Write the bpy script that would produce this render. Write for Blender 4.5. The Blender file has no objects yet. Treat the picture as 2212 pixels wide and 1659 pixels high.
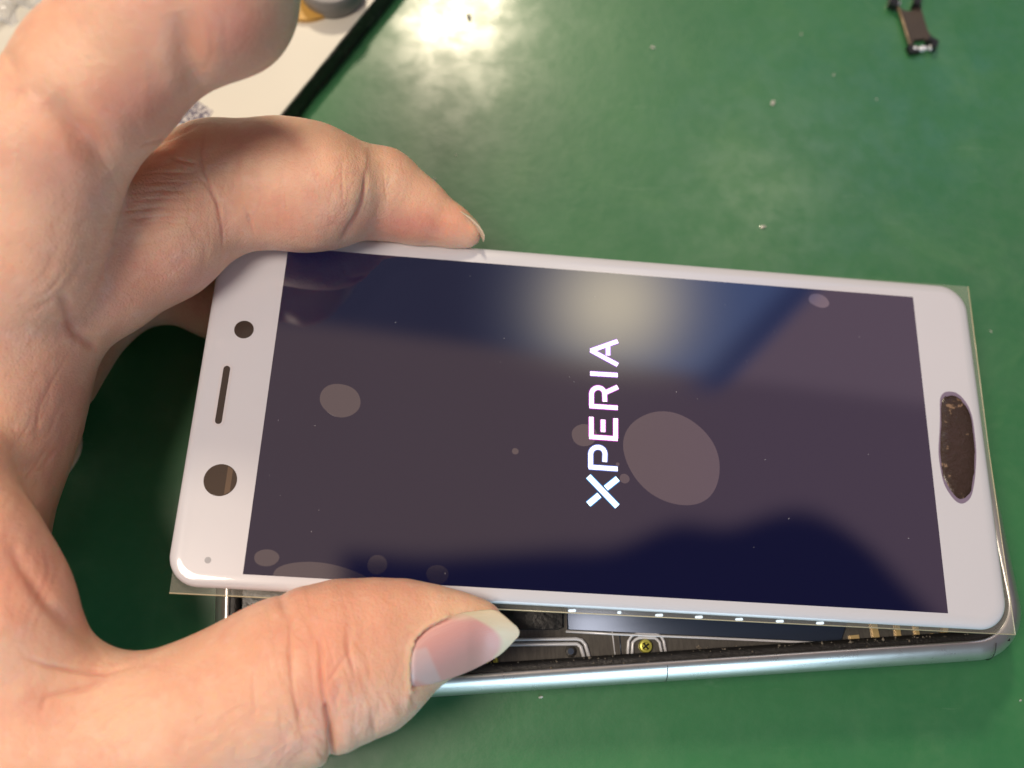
import bpy, bmesh, math, random
import numpy as np
from mathutils import Vector, Matrix
random.seed(5); rng = np.random.default_rng(7)
S = 0.001                                   # authored in millimetres
D = bpy.data; SC = bpy.context.scene; COL = SC.collection

# ------------------------------------------------------------------ camera frame
F, CX, CY = 2000.0, 1106.0, 829.5           # focal length / centre of the reference grid (2212 wide)
def ray(u, v): return np.array([(u-CX)/F, -(v-CY)/F, -1.0])
def unit(v): v = np.asarray(v, float); return v/np.linalg.norm(v)
# phone housing lying on the bench (camera frame, mm)
HR_ = np.array([[0.99795, -0.06341, 0.00904], [0.05823, 0.95697, 0.28429], [-0.02668, -0.28318, 0.9587]])
HO = np.array([17.23, -17.92, -162.98])        # centre of the housing's rim
_q, _r = np.linalg.qr(HR_); HR_ = _q*np.sign(np.diag(_r))
HX, HY, HZ = HR_[:, 0], HR_[:, 1], HR_[:, 2]
TABLE = HZ@(HO)-11.6                         # bench plane  n.p = TABLE
# world frame: z = bench normal
WZ = HZ; WX = unit(np.array([1., 0, 0])-WZ*WZ[0]); WY = np.cross(WZ, WX)
WO = HO-HZ*11.6
RW = np.stack([WX, WY, WZ])                  # cam -> world rotation
def W(p):
    p = np.asarray(p, float); return (p-WO)@RW.T*S
def Wd(d): return RW@np.asarray(d, float)
def Mcam(origin, X, Y, Z):                   # local frame (cam coords) -> world matrix
    R = np.stack([Wd(X), Wd(Y), Wd(Z)], 1); o = W(origin)
    return Matrix([[*R[0], o[0]], [*R[1], o[1]], [*R[2], o[2]], [0, 0, 0, 1]])
# display panel pose, solved from its screen corners
PR = np.array([[0.9952165, 0.0435707, 0.0874394], [-0.0701883, 0.9414576, 0.3297440], [-0.0679533, -0.3343040, 0.9400124]])
PT = np.array([15.9959, -6.7647, -157.0052])
def panel_xy(u, v, z=0.0):
    d = ray(u, v); n = PR[:, 2]; s = (n@PT+z)/(n@d); q = (d*s-PT)@PR; return q[0], q[1]
def house_xy(u, v, z=0.0):
    d = ray(u, v); s = (HZ@HO+z)/(HZ@d); q = d*s-HO; return q@HX, q@HY
def table_xy(u, v, h=0.0):
    d = ray(u, v); s = (TABLE+h)/(HZ@d); w = W(d*s); return w[0]/S, w[1]/S

cam = D.cameras.new('camera'); camo = D.objects.new('camera', cam); COL.objects.link(camo)
camo.matrix_world = Mcam([0, 0, 0], [1, 0, 0], [0, 1, 0], [0, 0, 1])
cam.sensor_width = 36; cam.lens = 36*F/2212; cam.clip_start = .005; cam.clip_end = 20
cam.dof.use_dof = True; cam.dof.focus_distance = .152; cam.dof.aperture_fstop = 10.5
SC.camera = camo

# ------------------------------------------------------------------ node helper
class NT:
    def __init__(s, nt): s.nt = nt; s.n = nt.nodes; s.l = nt.links
    def add(s, t, **k):
        n = s.n.new(t)
        for a, b in k.items(): setattr(n, a, b)
        return n
    def set(s, sock, v):
        if v is None: return
        if isinstance(v, bpy.types.NodeSocket): s.l.new(v, sock)
        else:
            if hasattr(sock.default_value, '__len__') and not hasattr(v, '__len__'): v = [v]*len(sock.default_value)
            if hasattr(v, '__len__') and len(sock.default_value) == 4 and len(v) == 3: v = (*v, 1)
            sock.default_value = v
    def math(s, op, a, b=None, c=None, clamp=False):
        n = s.add('ShaderNodeMath', operation=op, use_clamp=clamp)
        s.set(n.inputs[0], a); s.set(n.inputs[1], b); s.set(n.inputs[2], c); return n.outputs[0]
    def vm(s, op, a, b=None):
        n = s.add('ShaderNodeVectorMath', operation=op); s.set(n.inputs[0], a); s.set(n.inputs[1], b)
        return n.outputs['Value'] if op in ('DOT_PRODUCT', 'LENGTH', 'DISTANCE') else n.outputs[0]
    def smooth(s, v, a, b, o0=0.0, o1=1.0):
        n = s.add('ShaderNodeMapRange', interpolation_type='SMOOTHSTEP'); s.set(n.inputs[0], v)
        n.inputs[1].default_value = a; n.inputs[2].default_value = b; n.inputs[3].default_value = o0; n.inputs[4].default_value = o1
        return n.outputs[0]
    def mix(s, f, a, b, mode='MIX'):
        n = s.add('ShaderNodeMix', data_type='RGBA', blend_type=mode); s.set(n.inputs[0], f); s.set(n.inputs[6], a); s.set(n.inputs[7], b)
        return n.outputs[2]
    def noise(s, scale, detail=4, rough=.55, vec=None, dist=0):
        n = s.add('ShaderNodeTexNoise'); n.inputs['Scale'].default_value = scale; n.inputs['Detail'].default_value = detail
        n.inputs['Roughness'].default_value = rough; n.inputs['Distortion'].default_value = dist; s.set(n.inputs['Vector'], vec); return n.outputs[0]
    def vor(s, scale, vec=None, feature='F1'):
        n = s.add('ShaderNodeTexVoronoi', feature=feature); n.inputs['Scale'].default_value = scale; s.set(n.inputs['Vector'], vec); return n.outputs[0]
    def bump(s, h, strength, dist, normal=None):
        n = s.add('ShaderNodeBump'); n.inputs['Strength'].default_value = strength; n.inputs['Distance'].default_value = dist
        s.set(n.inputs['Height'], h); s.set(n.inputs['Normal'], normal); return n.outputs[0]
def material(name, col=(.8, .8, .8), rough=.5, metal=0.0, **kw):
    m = D.materials.new(name); m.use_nodes = True; t = NT(m.node_tree); b = t.n['Principled BSDF']
    t.set(b.inputs['Base Color'], col); t.set(b.inputs['Roughness'], rough); t.set(b.inputs['Metallic'], metal)
    for k, v in kw.items(): t.set(b.inputs[k.replace('_', ' ')], v)
    m['_'] = 0
    return m, t, b
def obco(t): return t.add('ShaderNodeTexCoord').outputs['Object']

# ------------------------------------------------------------------ world (room light) and lamps
wd = D.worlds.new('World'); SC.world = wd; wd.use_nodes = True
t = NT(wd.node_tree); bg = t.n['Background']
gen = t.add('ShaderNodeTexCoord').outputs['Generated']
nP = PR[:, 2]
def mir(ax): ax = np.array(ax, float); return tuple(Wd(ax-2*(ax@nP)*nP))
zz = t.math('MULTIPLY', t.vm('DOT_PRODUCT', gen, mir([0, 0, 1])), -1)
front = t.smooth(zz, .15, .5)
zs = t.math('MAXIMUM', zz, .05)
gx = t.math('DIVIDE', t.vm('DOT_PRODUCT', gen, mir([1, 0, 0])), zs)
gy = t.math('DIVIDE', t.vm('DOT_PRODUCT', gen, mir([0, 1, 0])), zs)
# gx,gy: tangent-plane coordinates of the part of the ceiling ahead of the bench
X = t.math('MULTIPLY_ADD', gx, F/1000, CX/1000); Y = t.math('MULTIPLY_ADD', gy, -F/1000, CY/1000)   # thousandths
wob = t.noise(3.2, 2, .5, gen)
ceil_col = (.60, .42, .34)
c = t.mix(t.smooth(X, 1.0, 1.75), ceil_col, (.60, .40, .43))
# cooler, darker wall strip ahead: above the line (0.61,.69)-(1.2,.76)-(1.56,.83)
lin = t.math('SUBTRACT', Y, t.math('MULTIPLY_ADD', X, .13, .612))
up = t.smooth(lin, -.022, .022, 1, 0)
dark = t.mix(t.smooth(X, .95, 1.5), (.16, .16, .18), (.42, .62, 1.25))
diag = t.math('ADD', X, t.math('MULTIPLY', Y, .95))                       # diagonal colour boundary
right = t.smooth(diag, 2.335, 2.375)
dark = t.mix(right, dark, (.90, .62, .68))
c = t.mix(up, c, dark)
band = t.math('MULTIPLY', t.smooth(diag, 2.24, 2.33), t.smooth(diag, 2.335, 2.38, 1, 0))
c = t.mix(t.math('MULTIPLY', band, t.smooth(lin, .0, .06, 1, 0)), c, (.18, .24, .52))
# diffuse lamp glow
dx = t.math('SUBTRACT', X, 1.325); dy = t.math('SUBTRACT', Y, .655)
rr = t.math('ADD', t.math('POWER', dx, 2), t.math('MULTIPLY', t.math('POWER', dy, 2), 1.1))
glow = t.math('EXPONENT', t.math('MULTIPLY', rr, -52))
glow = t.math('MULTIPLY', glow, t.smooth(lin, -.04, .07, 1, .12))
c = t.mix(t.math('MULTIPLY', glow, 1.0, clamp=True), c, (4.9, 4.3, 3.2))
# dark figure leaning over the bench
edge1 = t.math('SUBTRACT', Y, 1.185)
b1 = t.math('EXPONENT', t.math('MULTIPLY', t.math('POWER', t.math('SUBTRACT', X, 1.47), 2), -110))
b2 = t.math('EXPONENT', t.math('MULTIPLY', t.math('POWER', t.math('SUBTRACT', X, 1.72), 2), -45))
edge = t.math('ADD', edge1, t.math('ADD', t.math('MULTIPLY', b1, .05), t.math('MULTIPLY', b2, .10)))
edge = t.math('ADD', edge, t.math('MULTIPLY', t.math('SUBTRACT', wob, .5), .09))
fig = t.math('MULTIPLY', t.smooth(edge, -.025, .045), t.math('MULTIPLY', t.smooth(X, .70, .77), t.smooth(t.math('ADD', X, t.math('MULTIPLY', Y, -.9)), .78, .86, 1, 0)))
c = t.mix(fig, c, (.015, .015, .03))
# the rest of the room: dim, cool behind, warm above
updot = t.vm('DOT_PRODUCT', gen, (0, 0, 1))
rest = t.mix(t.smooth(updot, -.2, .9), (.03, .03, .04), (.12, .12, .155))
rest = t.mix(t.smooth(t.vm('DOT_PRODUCT', gen, tuple(Wd([0, -.3, 1]))), .55, 1.0), rest, (.10, .10, .12))
c = t.mix(front, rest, c)
win = t.math('MULTIPLY', t.math('MULTIPLY', t.smooth(X, .2, .5), t.smooth(X, 2.1, 2.5, 1, 0)), t.math('MULTIPLY', t.smooth(Y, .2, .5), t.smooth(Y, 1.4, 1.7, 1, 0)))
c = t.mix(t.math('MULTIPLY', win, front), rest, c)
t.set(bg.inputs[0], c); bg.inputs[1].default_value = 1.0

def lamp(name, d, dist, size, power, col, target=None):
    l = D.lights.new(name, 'AREA'); l.shape = 'DISK'; l.size = size; l.energy = power; l.color = col
    o = D.objects.new(name, l); COL.objects.link(o)
    tgt = np.array(target if target is not None else HO, float)
    p = W(tgt+unit(d)*dist*1000); o.location = p
    o.rotation_euler = Vector(-(W(tgt)-p)).to_track_quat('Z', 'Y').to_euler()
    return o
lamp('bench_lamp', [-.045, .816, .577], .72, .085, 2.6, (1, .84, .62), target=ray(985, 25)*212)
lamp('overhead_lamp', [-.36, .20, .91], .60, .22, 2.75, (1, .84, .69), target=[-10, -5, -150])
lamp('cool_lamp', [.15, -.80, .58], .27, .20, .50, (.58, .84, 1), target=ray(1560, 1720)*165)
SC.view_settings.view_transform = 'Standard'; SC.view_settings.look = 'None'; SC.view_settings.exposure = 0; SC.view_settings.gamma = 1
SC.cycles.use_denoising = True; SC.cycles.adaptive_threshold = .015
SC.cycles.max_bounces = 10; SC.cycles.transparent_max_bounces = 12; SC.cycles.caustics_reflective = False; SC.cycles.caustics_refractive = False

# ------------------------------------------------------------------ object helpers
def tag(o, label=None, cat=None, group=None, kind=None):
    for k, v in (('label', label), ('category', cat), ('group', group), ('kind', kind)):
        if v: o[k] = v
    return o
def meshobj(name, verts, faces, mat, parent=None, smooth=False, mw=None):
    me = D.meshes.new(name); me.from_pydata([tuple(v) for v in verts], [], [tuple(f) for f in faces]); me.update()
    o = D.objects.new(name, me); COL.objects.link(o)
    if mat: me.materials.append(mat)
    if smooth: me.polygons.foreach_set('use_smooth', [True]*len(me.polygons))
    if parent: o.parent = parent
    if mw is not None: o.matrix_world = mw
    return o
def fixn(o):
    bm = bmesh.new(); bm.from_mesh(o.data); bmesh.ops.remove_doubles(bm, verts=bm.verts, dist=1e-7)
    bmesh.ops.recalc_face_normals(bm, faces=bm.faces); bm.to_mesh(o.data); bm.free(); return o
def empty(name, mw):
    o = D.objects.new(name, None); o.empty_display_size = .01; COL.objects.link(o); o.matrix_world = mw; return o
def rrect(hx, hy, r, n=10, cx=0, cy=0):
    P = []
    for (sx, sy, a0) in ((1, 1, 0), (-1, 1, 90), (-1, -1, 180), (1, -1, 270)):
        for i in range(n+1):
            a = math.radians(a0+90*i/n); P.append((cx+sx*(hx-r)+r*math.cos(a), cy+sy*(hy-r)+r*math.sin(a)))
    return P
def loft(name, rings, mat, parent, cap0=True, cap1=True, smooth=True):
    """rings: list of (list of xy, z) in mm, same counts"""
    V, Fc = [], []; n = len(rings[0][0])
    for P, z in rings: V += [(x*S, y*S, z*S) for x, y in P]
    for k in range(len(rings)-1):
        for i in range(n):
            j = (i+1) % n; Fc.append((k*n+i, k*n+j, (k+1)*n+j, (k+1)*n+i))
    if cap0: Fc.append(tuple(range(n))[::-1])
    if cap1: Fc.append(tuple((len(rings)-1)*n+i for i in range(n)))
    o = meshobj(name, V, Fc, mat, parent, smooth); fixn(o)
    if smooth:
        o.data.polygons.foreach_set('use_smooth', [True]*len(o.data.polygons))
        md = o.modifiers.new('es', 'EDGE_SPLIT'); md.split_angle = math.radians(40)
    return o
def slab(name, P, z0, z1, mat, parent, bevel=0):
    if bevel:
        cx = sum(p[0] for p in P)/len(P); cy = sum(p[1] for p in P)/len(P)
        def sh(k): return [(cx+(x-cx)*k, cy+(y-cy)*k) for x, y in P]
        ext = max(math.hypot(x-cx, y-cy) for x, y in P); k = 1-bevel/ext
        return loft(name, [(P, z0), (P, z1-bevel), (sh((1+k)/2), z1-bevel*.3), (sh(k), z1)], mat, parent)
    return loft(name, [(P, z0), (P, z1)], mat, parent)
def ell(cx, cy, rx, ry, rot=0, n=40, wob=0):
    ph = [rng.uniform(0, 6.28) for _ in range(4)]
    out = []
    for i in range(n):
        a = 2*math.pi*i/n; w = 1+wob*(math.sin(2*a+ph[0])+.6*math.sin(3*a+ph[1])+.35*math.sin(5*a+ph[2]))
        x, y = rx*w*math.cos(a), ry*w*math.sin(a); out.append((cx+x*math.cos(rot)-y*math.sin(rot), cy+x*math.sin(rot)+y*math.cos(rot)))
    return out
def tube(name, pts, r, mat, parent, n=8, closed=False):
    P = [Vector(p)*S for p in pts]; V = []; Fc = []
    for i, p in enumerate(P):
        d = (P[min(i+1, len(P)-1)]-P[max(i-1, 0)]).normalized(); up = Vector((0, 0, 1))
        if abs(d.dot(up)) > .95: up = Vector((1, 0, 0))
        a = d.cross(up).normalized(); b = a.cross(d)
        for k in range(n):
            th = 2*math.pi*k/n; V.append(p+(a*math.cos(th)+b*math.sin(th))*r*S)
    for i in range(len(P)-1):
        for k in range(n): Fc.append((i*n+k, i*n+(k+1) % n, (i+1)*n+(k+1) % n, (i+1)*n+k))
    Fc.append(tuple(range(n))[::-1]); Fc.append(tuple((len(P)-1)*n+k for k in range(n)))
    return fixn(meshobj(name, V, Fc, mat, parent, True))
def stroke(P, w, z0, z1):
    """thick rounded polyline as verts/faces (mm)"""
    V, Fc = [], []
    P = [np.array(p, float) for p in P]; P = [P[0]]+[q for p, q in zip(P[:-1], P[1:]) if np.linalg.norm(q-p) > .02]
    L, R = [], []
    for i, p in enumerate(P):
        if i == 0: d = unit(P[1]-P[0])
        elif i == len(P)-1: d = unit(P[-1]-P[-2])
        else:
            d1, d2 = unit(P[i]-P[i-1]), unit(P[i+1]-P[i]); d = unit(d1+d2)
            k = 1/max(.5, d@d1); n = np.array([-d[1], d[0]])*k; L.append(p+n*w/2); R.append(p-n*w/2); continue
        n = np.array([-d[1], d[0]]); s = -1 if i == 0 else 1
        if i == 0: pts = [p-d*0, p]
        L.append(p+n*w/2); R.append(p-n*w/2)
    n = len(L)
    for z in (z0, z1):
        V += [(q[0], q[1], z) for q in L]+[(q[0], q[1], z) for q in R]
    for i in range(n-1):
        Fc.append((2*n+i, 2*n+i+1, 3*n+i+1, 3*n+i)); Fc.append((i, n+i, n+i+1, i+1))
        Fc.append((i, i+1, 2*n+i+1, 2*n+i)); Fc.append((n+i, 3*n+i, 3*n+i+1, n+i+1))
    Fc += [(0, 2*n, 3*n, n), (n-1, 2*n-1, 4*n-1, 3*n-1)]
    return V, Fc

# ------------------------------------------------------------------ materials
mt, t, b = material('green_mat', rough=.35)
o_ = obco(t)
big = t.noise(9, 4, .6, o_); mid = t.noise(45, 5, .6, o_, .6); fine = t.noise(420, 3, .6, o_)
colr = t.mix(t.smooth(big, .3, .7), (.022, .140, .052), (.036, .180, .062))
colr = t.mix(t.math('MULTIPLY', t.smooth(mid, .5, .72), .45), colr, (.085, .225, .095))
colr = t.mix(t.math('MULTIPLY', t.smooth(t.noise(16, 6, .7, o_, 1.4), .57, .75), .35), colr, (.022, .09, .03))
colr = t.mix(t.math('MULTIPLY', t.smooth(fine, .35, .7), .15), colr, (.07, .21, .09))
sv = t.add('ShaderNodeMapping'); sv.inputs['Scale'].default_value = (1, 9, 1); sv.inputs['Rotation'].default_value = (0, 0, -.7); t.set(sv.inputs[0], o_)
scr = t.noise(38, 7, .75, sv.outputs[0], .4)
colr = t.mix(t.math('MULTIPLY', t.smooth(scr, .62, .74), .45), colr, (.14, .28, .16))
t.set(b.inputs['Base Color'], colr)
rg = t.math('ADD', .42, t.math('MULTIPLY', t.math('SUBTRACT', t.noise(90, 6, .7, o_, .3), .5), .3))
rg = t.math('ADD', rg, t.math('MULTIPLY', t.smooth(t.noise(24, 5, .65, o_, .5), .55, .7), .10))
t.set(b.inputs['Roughness'], rg)
b.inputs['Specular IOR Level'].default_value = .45
t.set(b.inputs['Coat Weight'], t.smooth(t.noise(150, 5, .65, o_, .1), .36, .66, .30, .75)); t.set(b.inputs['Coat Roughness'], t.math('SUBTRACT', rg, .25))
t.set(b.inputs['Normal'], t.bump(t.noise(420, 4, .6, o_), .15, .0004, t.bump(t.noise(30, 3, .5, o_), .03, .0006)))
M_MAT = mt

M_WGLASS, t, b = material('white_backed_glass', (.62, .60, .65), .28, Coat_Weight=1.0, Coat_Roughness=.04)
o_ = obco(t); t.set(b.inputs['Base Color'], t.mix(t.math('MULTIPLY', t.noise(35, 4, .6, o_), .6), (.63, .64, .70), (.57, .58, .64)))
M_HOLE, t, b = material('dark_hole_window', (.035, .025, .02), .12, Specular_IOR_Level=.8)
M_HOLE2, t, b = material('camera_window', (.05, .035, .025), .1, Specular_IOR_Level=.8)
o_ = obco(t); sp = t.add('ShaderNodeSeparateXYZ'); t.set(sp.inputs[0], o_)
M_SCREEN, t, b = material('screen', (.004, .004, .009), .035, IOR=1.9)
t.set(b.inputs['Emission Color'], (.10, .12, 1)); b.inputs['Emission Strength'].default_value = .020
o_ = obco(t); t.set(b.inputs['Normal'], t.bump(t.noise(18, 2, .4, o_), .05, .0003))
M_BUB, t, b = material('air_bubble', (.012, .010, .010), .05, IOR=2.75)
t.set(b.inputs['Emission Color'], (.10, .12, 1)); b.inputs['Emission Strength'].default_value = .018
M_DUST, t, b = material('dust', (.55, .55, .6), .6)
M_SILVER, t, b = material('silver_frame', (.60, .58, .56), .30, .85)
o_ = obco(t); t.set(b.inputs['Roughness'], t.math('ADD', .23, t.math('MULTIPLY', t.noise(300, 4, .7, o_), .12)))
M_BACK, t, b = material('silver_back_glass', (.5, .5, .53), .12, .7)
M_GASK, t, b = material('black_gasket', (.012, .011, .01), .42)
o_ = obco(t); n_ = t.noise(900, 5, .7, o_)
t.set(b.inputs['Base Color'], t.mix(t.smooth(n_, .62, .72), (.012, .011, .010), (.14, .12, .09)))
t.set(b.inputs['Normal'], t.bump(n_, .6, .0003))
M_PLATE, t, b = material('dark_steel', (.10, .095, .085), .3, .35)
o_ = obco(t); sv = t.add('ShaderNodeMapping'); sv.inputs['Scale'].default_value = (9, 1, 1); t.set(sv.inputs[0], o_)
n_ = t.noise(300, 5, .7, sv.outputs[0])
t.set(b.inputs['Base Color'], t.mix(t.smooth(n_, .3, .7), (.12, .112, .10), (.165, .155, .135)))
t.set(b.inputs['Roughness'], t.math('ADD', .12, t.math('MULTIPLY', n_, .18)))
M_PLATE2, t, b = material('blue_steel', (.055, .075, .12), .32, .6)
M_CHROME, t, b = material('bright_chrome', (.82, .84, .88), .35, .25)
M_GOLD, t, b = material('gold_contact', (.85, .62, .28), .3, .5)
M_SCREW, t, b = material('yellow_screw', (.62, .60, .12), .3, .5)
M_TAPE, t, b = material('black_tape', (.010, .010, .011), .35)
o_ = obco(t); t.set(b.inputs['Normal'], t.bump(t.noise(500, 3, .5, o_), .5, .0004))
M_WPAD, t, b = material('white_pad_top', (.74, .72, .62), .3)
o_ = obco(t); t.set(b.inputs['Base Color'], t.mix(t.noise(14, 4, .6, o_), (.76, .74, .64), (.68, .67, .60)))
M_PSIDE, t, b = material('worn_black_edge', (.03, .028, .025), .35)
o_ = obco(t); n_ = t.noise(350, 6, .75, o_, 1.0)
t.set(b.inputs['Base Color'], t.mix(t.smooth(n_, .52, .72), (.022, .020, .018), (.22, .20, .17))); t.set(b.inputs['Normal'], t.bump(n_, .7, .0006))
M_SKETCH, t, b = material('scribbled_patch', (.5, .5, .5), .5)
o_ = obco(t); n_ = t.noise(620, 3, .6, o_, 2.2)
t.set(b.inputs['Base Color'], t.mix(t.smooth(n_, .47, .55), (.10, .09, .14), (.55, .53, .52)))
M_GREYP, t, b = material('grey_plastic', (.24, .235, .24), .45)
M_AMBER, t, b = material('amber_ring', (.62, .36, .08), .4)
M_BROWN, t, b = material('brown_bracket', (.075, .055, .042), .45)
o_ = obco(t); t.set(b.inputs['Base Color'], t.mix(t.noise(500, 3, .6, o_), (.045, .035, .028), (.07, .052, .042)))
M_TAN, t, b = material('tan_edge', (.36, .27, .17), .4, .5)
M_CHIP, t, b = material('glass_chip', (.50, .51, .46), .12, Specular_IOR_Level=.9)
M_RED, t, b = material('red_tab', (.65, .05, .02), .5)
M_SMUDGE, t, b = material('brown_adhesive', (.05, .03, .02), .3)
o_ = obco(t); n_ = t.noise(230, 6, .7, o_, .1)
t.set(b.inputs['Base Color'], t.mix(t.smooth(n_, .57, .61), (.040, .024, .017), (.24, .15, .095)))
t.set(b.inputs['Roughness'], t.smooth(n_, .45, .62, .14, .6)); t.set(b.inputs['Normal'], t.bump(n_, .5, .0004))
M_STAIN, t, b = material('purple_stain', (.20, .16, .24), .35, Coat_Weight=.6)
def clear(name, col, alpha, rough, spec=1.0):
    m, t, b = material(name, col, rough, Specular_IOR_Level=spec); b.inputs['Alpha'].default_value = alpha; return m
M_FILM = clear('clear_film', (.70, .70, .62), .10, .08, 1.0)
M_BAG = clear('clear_bag', (.85, .88, .92), .35, .12, 1.0)
M_FEDGE = clear('film_edge', (.8, .72, .5), .55, .2)
M_RING, t, b = material('slot_rim', (.60, .58, .62), .35)

# ------------------------------------------------------------------ bench mat
V = [(-3, -3, 0), (3, -3, 0), (3, 3, 0), (-3, 3, 0)]
tag(meshobj('bench_mat', V, [(0, 1, 2, 3)], M_MAT), kind='structure')

# ------------------------------------------------------------------ phone housing
hm = Mcam(HO, HX, HY, HZ)
H = tag(empty('phone_housing', hm), 'opened silver phone housing lying on the green mat under the lifted display', 'phone')
def hr(inset, r): return rrect(69.6-inset, 33.4-inset, max(.4, r-inset*.6), 14)
o = loft('side_frame', [(hr(4.4, 9), -3.2), (hr(4.4, 9), -1.0), (hr(3.4, 9), -.9), (hr(3.35, 9), -.05), (hr(3.1, 9), .1), (hr(2.6, 9), .05), (hr(1.8, 9), -.45), (hr(1.0, 9), -1.2),
     (hr(.4, 9), -2.2), (hr(.05, 9), -3.4), (hr(0, 9), -4.6), (hr(.35, 9), -6.0), (hr(1.2, 9), -7.4)], M_SILVER, H, False, False)
loft('back_glass', [(hr(1.2, 9), -7.35), (hr(3, 9), -8.8), (hr(7, 9), -10.2), (hr(13, 12), -11.1), (hr(20, 16), -11.55)], M_BACK, H, False, True)
loft('gasket', [(hr(3.42, 9), -1.5), (hr(3.42, 9), -.42), (hr(3.8, 9), -.35), (hr(4.6, 9), -.55), (hr(4.9, 9), -.9), (hr(4.9, 9), -2.6)], M_GASK, H, False, False)
loft('floor_plate', [(rrect(65, 28.9, 3), -2.9), (rrect(65, 28.9, 3), -2.3)], M_PLATE, H)
def hp(u, v, z=-2.2): return house_xy(u, v, z)
def hpoly(L, z=-2.2): return [hp(u, v, z) for u, v in L]
# frame seam
for (u, v) in ((1440, 1430), (2152, 1408)):
    x, y = hp(u, v, -.5)
    tube('antenna_seam', [(x, -33.4+2.7, .04), (x, -33.4+1.8, -.43), (x, -33.4+1, -1.17), (x, -33.4+.4, -2.17), (x, -33.4+.05, -3.35), (x, -33.4, -4.6)], .07, M_GASK, H, 6)
slab('battery_plate', hpoly([(1225, 1360), (1222, 1290), (1840, 1310), (1815, 1388)]), -2.25, -1.55, M_PLATE2, H, .25)
tube('plate_ridge', [(*hp(u, v), -1.75) for u, v in ((1222, 1364), (1330, 1370), (1500, 1377), (1700, 1386), (1818, 1391))], .22, M_CHROME, H)
slab('tape_strip', hpoly([(1000, 1300), (1216, 1300), (1216, 1355), (1205, 1360), (1000, 1362)]), -2.25, -1.3, M_TAPE, H, .3)
slab('tape_strip', hpoly([(510, 1200), (800, 1200), (800, 1500), (510, 1500)]), -2.25, -1.7, M_TAPE, H, .3)
M_GLINT, t, b = material('led', (.8, .85, .9), .3); t.set(b.inputs['Emission Color'], (.75, .9, 1)); b.inputs['Emission Strength'].default_value = 1.1
def hole_ring(u, v, r, mat_o, mat_i, name, inner):
    x, y = hp(u, v); o = slab(name, ell(x, y, r, r), -2.25, -2.0, mat_o, H, .08)
    slab(inner, ell(x, y, r*.55, r*.55), -2.0, -1.95, mat_i, o)
hole_ring(1233, 1407, .95, M_GASK, M_PLATE2, 'rivet', 'rivet_centre')
for off, zz_ in ((0, -1.95), (-12, -1.9)):
    P = [(900, 1384-off*.9), (1245, 1380-off*.9), (1256+off*.6, 1383-off*.8), (1264+off*.8, 1392-off*.5), (1276+off, 1432)]
    tube('bracket_rim', [(*hp(u, v), zz_) for u, v in P], .32, M_CHROME, H)
for off in (0, 9):
    P = [(1355+off, 1428), (1357+off, 1385+off*.3), (1364+off, 1374+off*.8), (1376+off*.4, 1369+off), (1416-off*.4, 1369+off), (1427-off, 1374+off*.8), (1433-off, 1385+off*.3), (1441-off, 1428)]
    tube('bracket_rim', [(*hp(u, v), -1.95+off*.01) for u, v in P], .26, M_CHROME, H)
for (u, v, r) in ((1394, 1396, 1.15), (1062, 1428, 1.15)):
    x, y = hp(u, v); o = loft('screw', [(ell(x, y, r, r), -2.3), (ell(x, y, r, r), -1.7), (ell(x, y, r*.85, r*.85), -1.45), (ell(x, y, r*.6, r*.6), -1.4), (ell(x, y, r*.45, r*.45), -1.7)], M_SCREW, H)
    for a in (.6, 2.17):
        c_, s_ = math.cos(a)*r*.55, math.sin(a)*r*.55
        tube('cross_slot', [(x-c_, y-s_, -1.5), (x+c_, y+s_, -1.5)], .13, M_GASK, o, 6)
tube('plate_ridge', [(*hp(u, v), -2.2) for u, v in ((1318, 1310), (1322, 1360), (1330, 1425))], .12, M_CHROME, H, 6)
tube('plate_ridge', [(*hp(u, v), -2.25) for u, v in ((1338, 1368), (1343, 1425))], .10, M_PLATE2, H, 6)
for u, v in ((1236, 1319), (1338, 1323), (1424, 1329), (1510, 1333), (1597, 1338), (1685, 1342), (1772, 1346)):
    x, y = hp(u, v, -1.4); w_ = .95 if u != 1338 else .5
    slab('backlight_led', rrect(w_*.7, .24, .2, 5, x, y), -1.6, -1.35, M_GLINT, H, .15)  # emissive pads standing in for the backlight LEDs' reflections on the housing
for (u0, v0, u1, v1, w_) in ((1845, 1372, 1850, 1398, .75), (1886, 1340, 1897, 1396, .5), (1936, 1340, 1944, 1392, .38), (1976, 1340, 1984, 1380, .3)):
    a, b2_ = hp(u0, v0, -1.9), hp(u1, v1, -1.9)
    V, Fc = stroke([a, b2_], w_*2, -2.3, -1.7); meshobj('gold_spring', [(x*S, y*S, z*S) for x, y, z in V], Fc, M_GOLD, H)
V, Fc = stroke([hp(2015, 1374, -1.5), hp(2042, 1376, -1.5), hp(2042, 1345, -1.5)], .9, -2.3, -1.4); meshobj('gold_spring', [(x*S, y*S, z*S) for x, y, z in V], Fc, M_GOLD, H)
slab('foam_strip', hpoly([(1905, 1400), (1922, 1378), (2180, 1352), (2175, 1385)]), -2.4, -.9, M_TAPE, H, .3)
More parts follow.
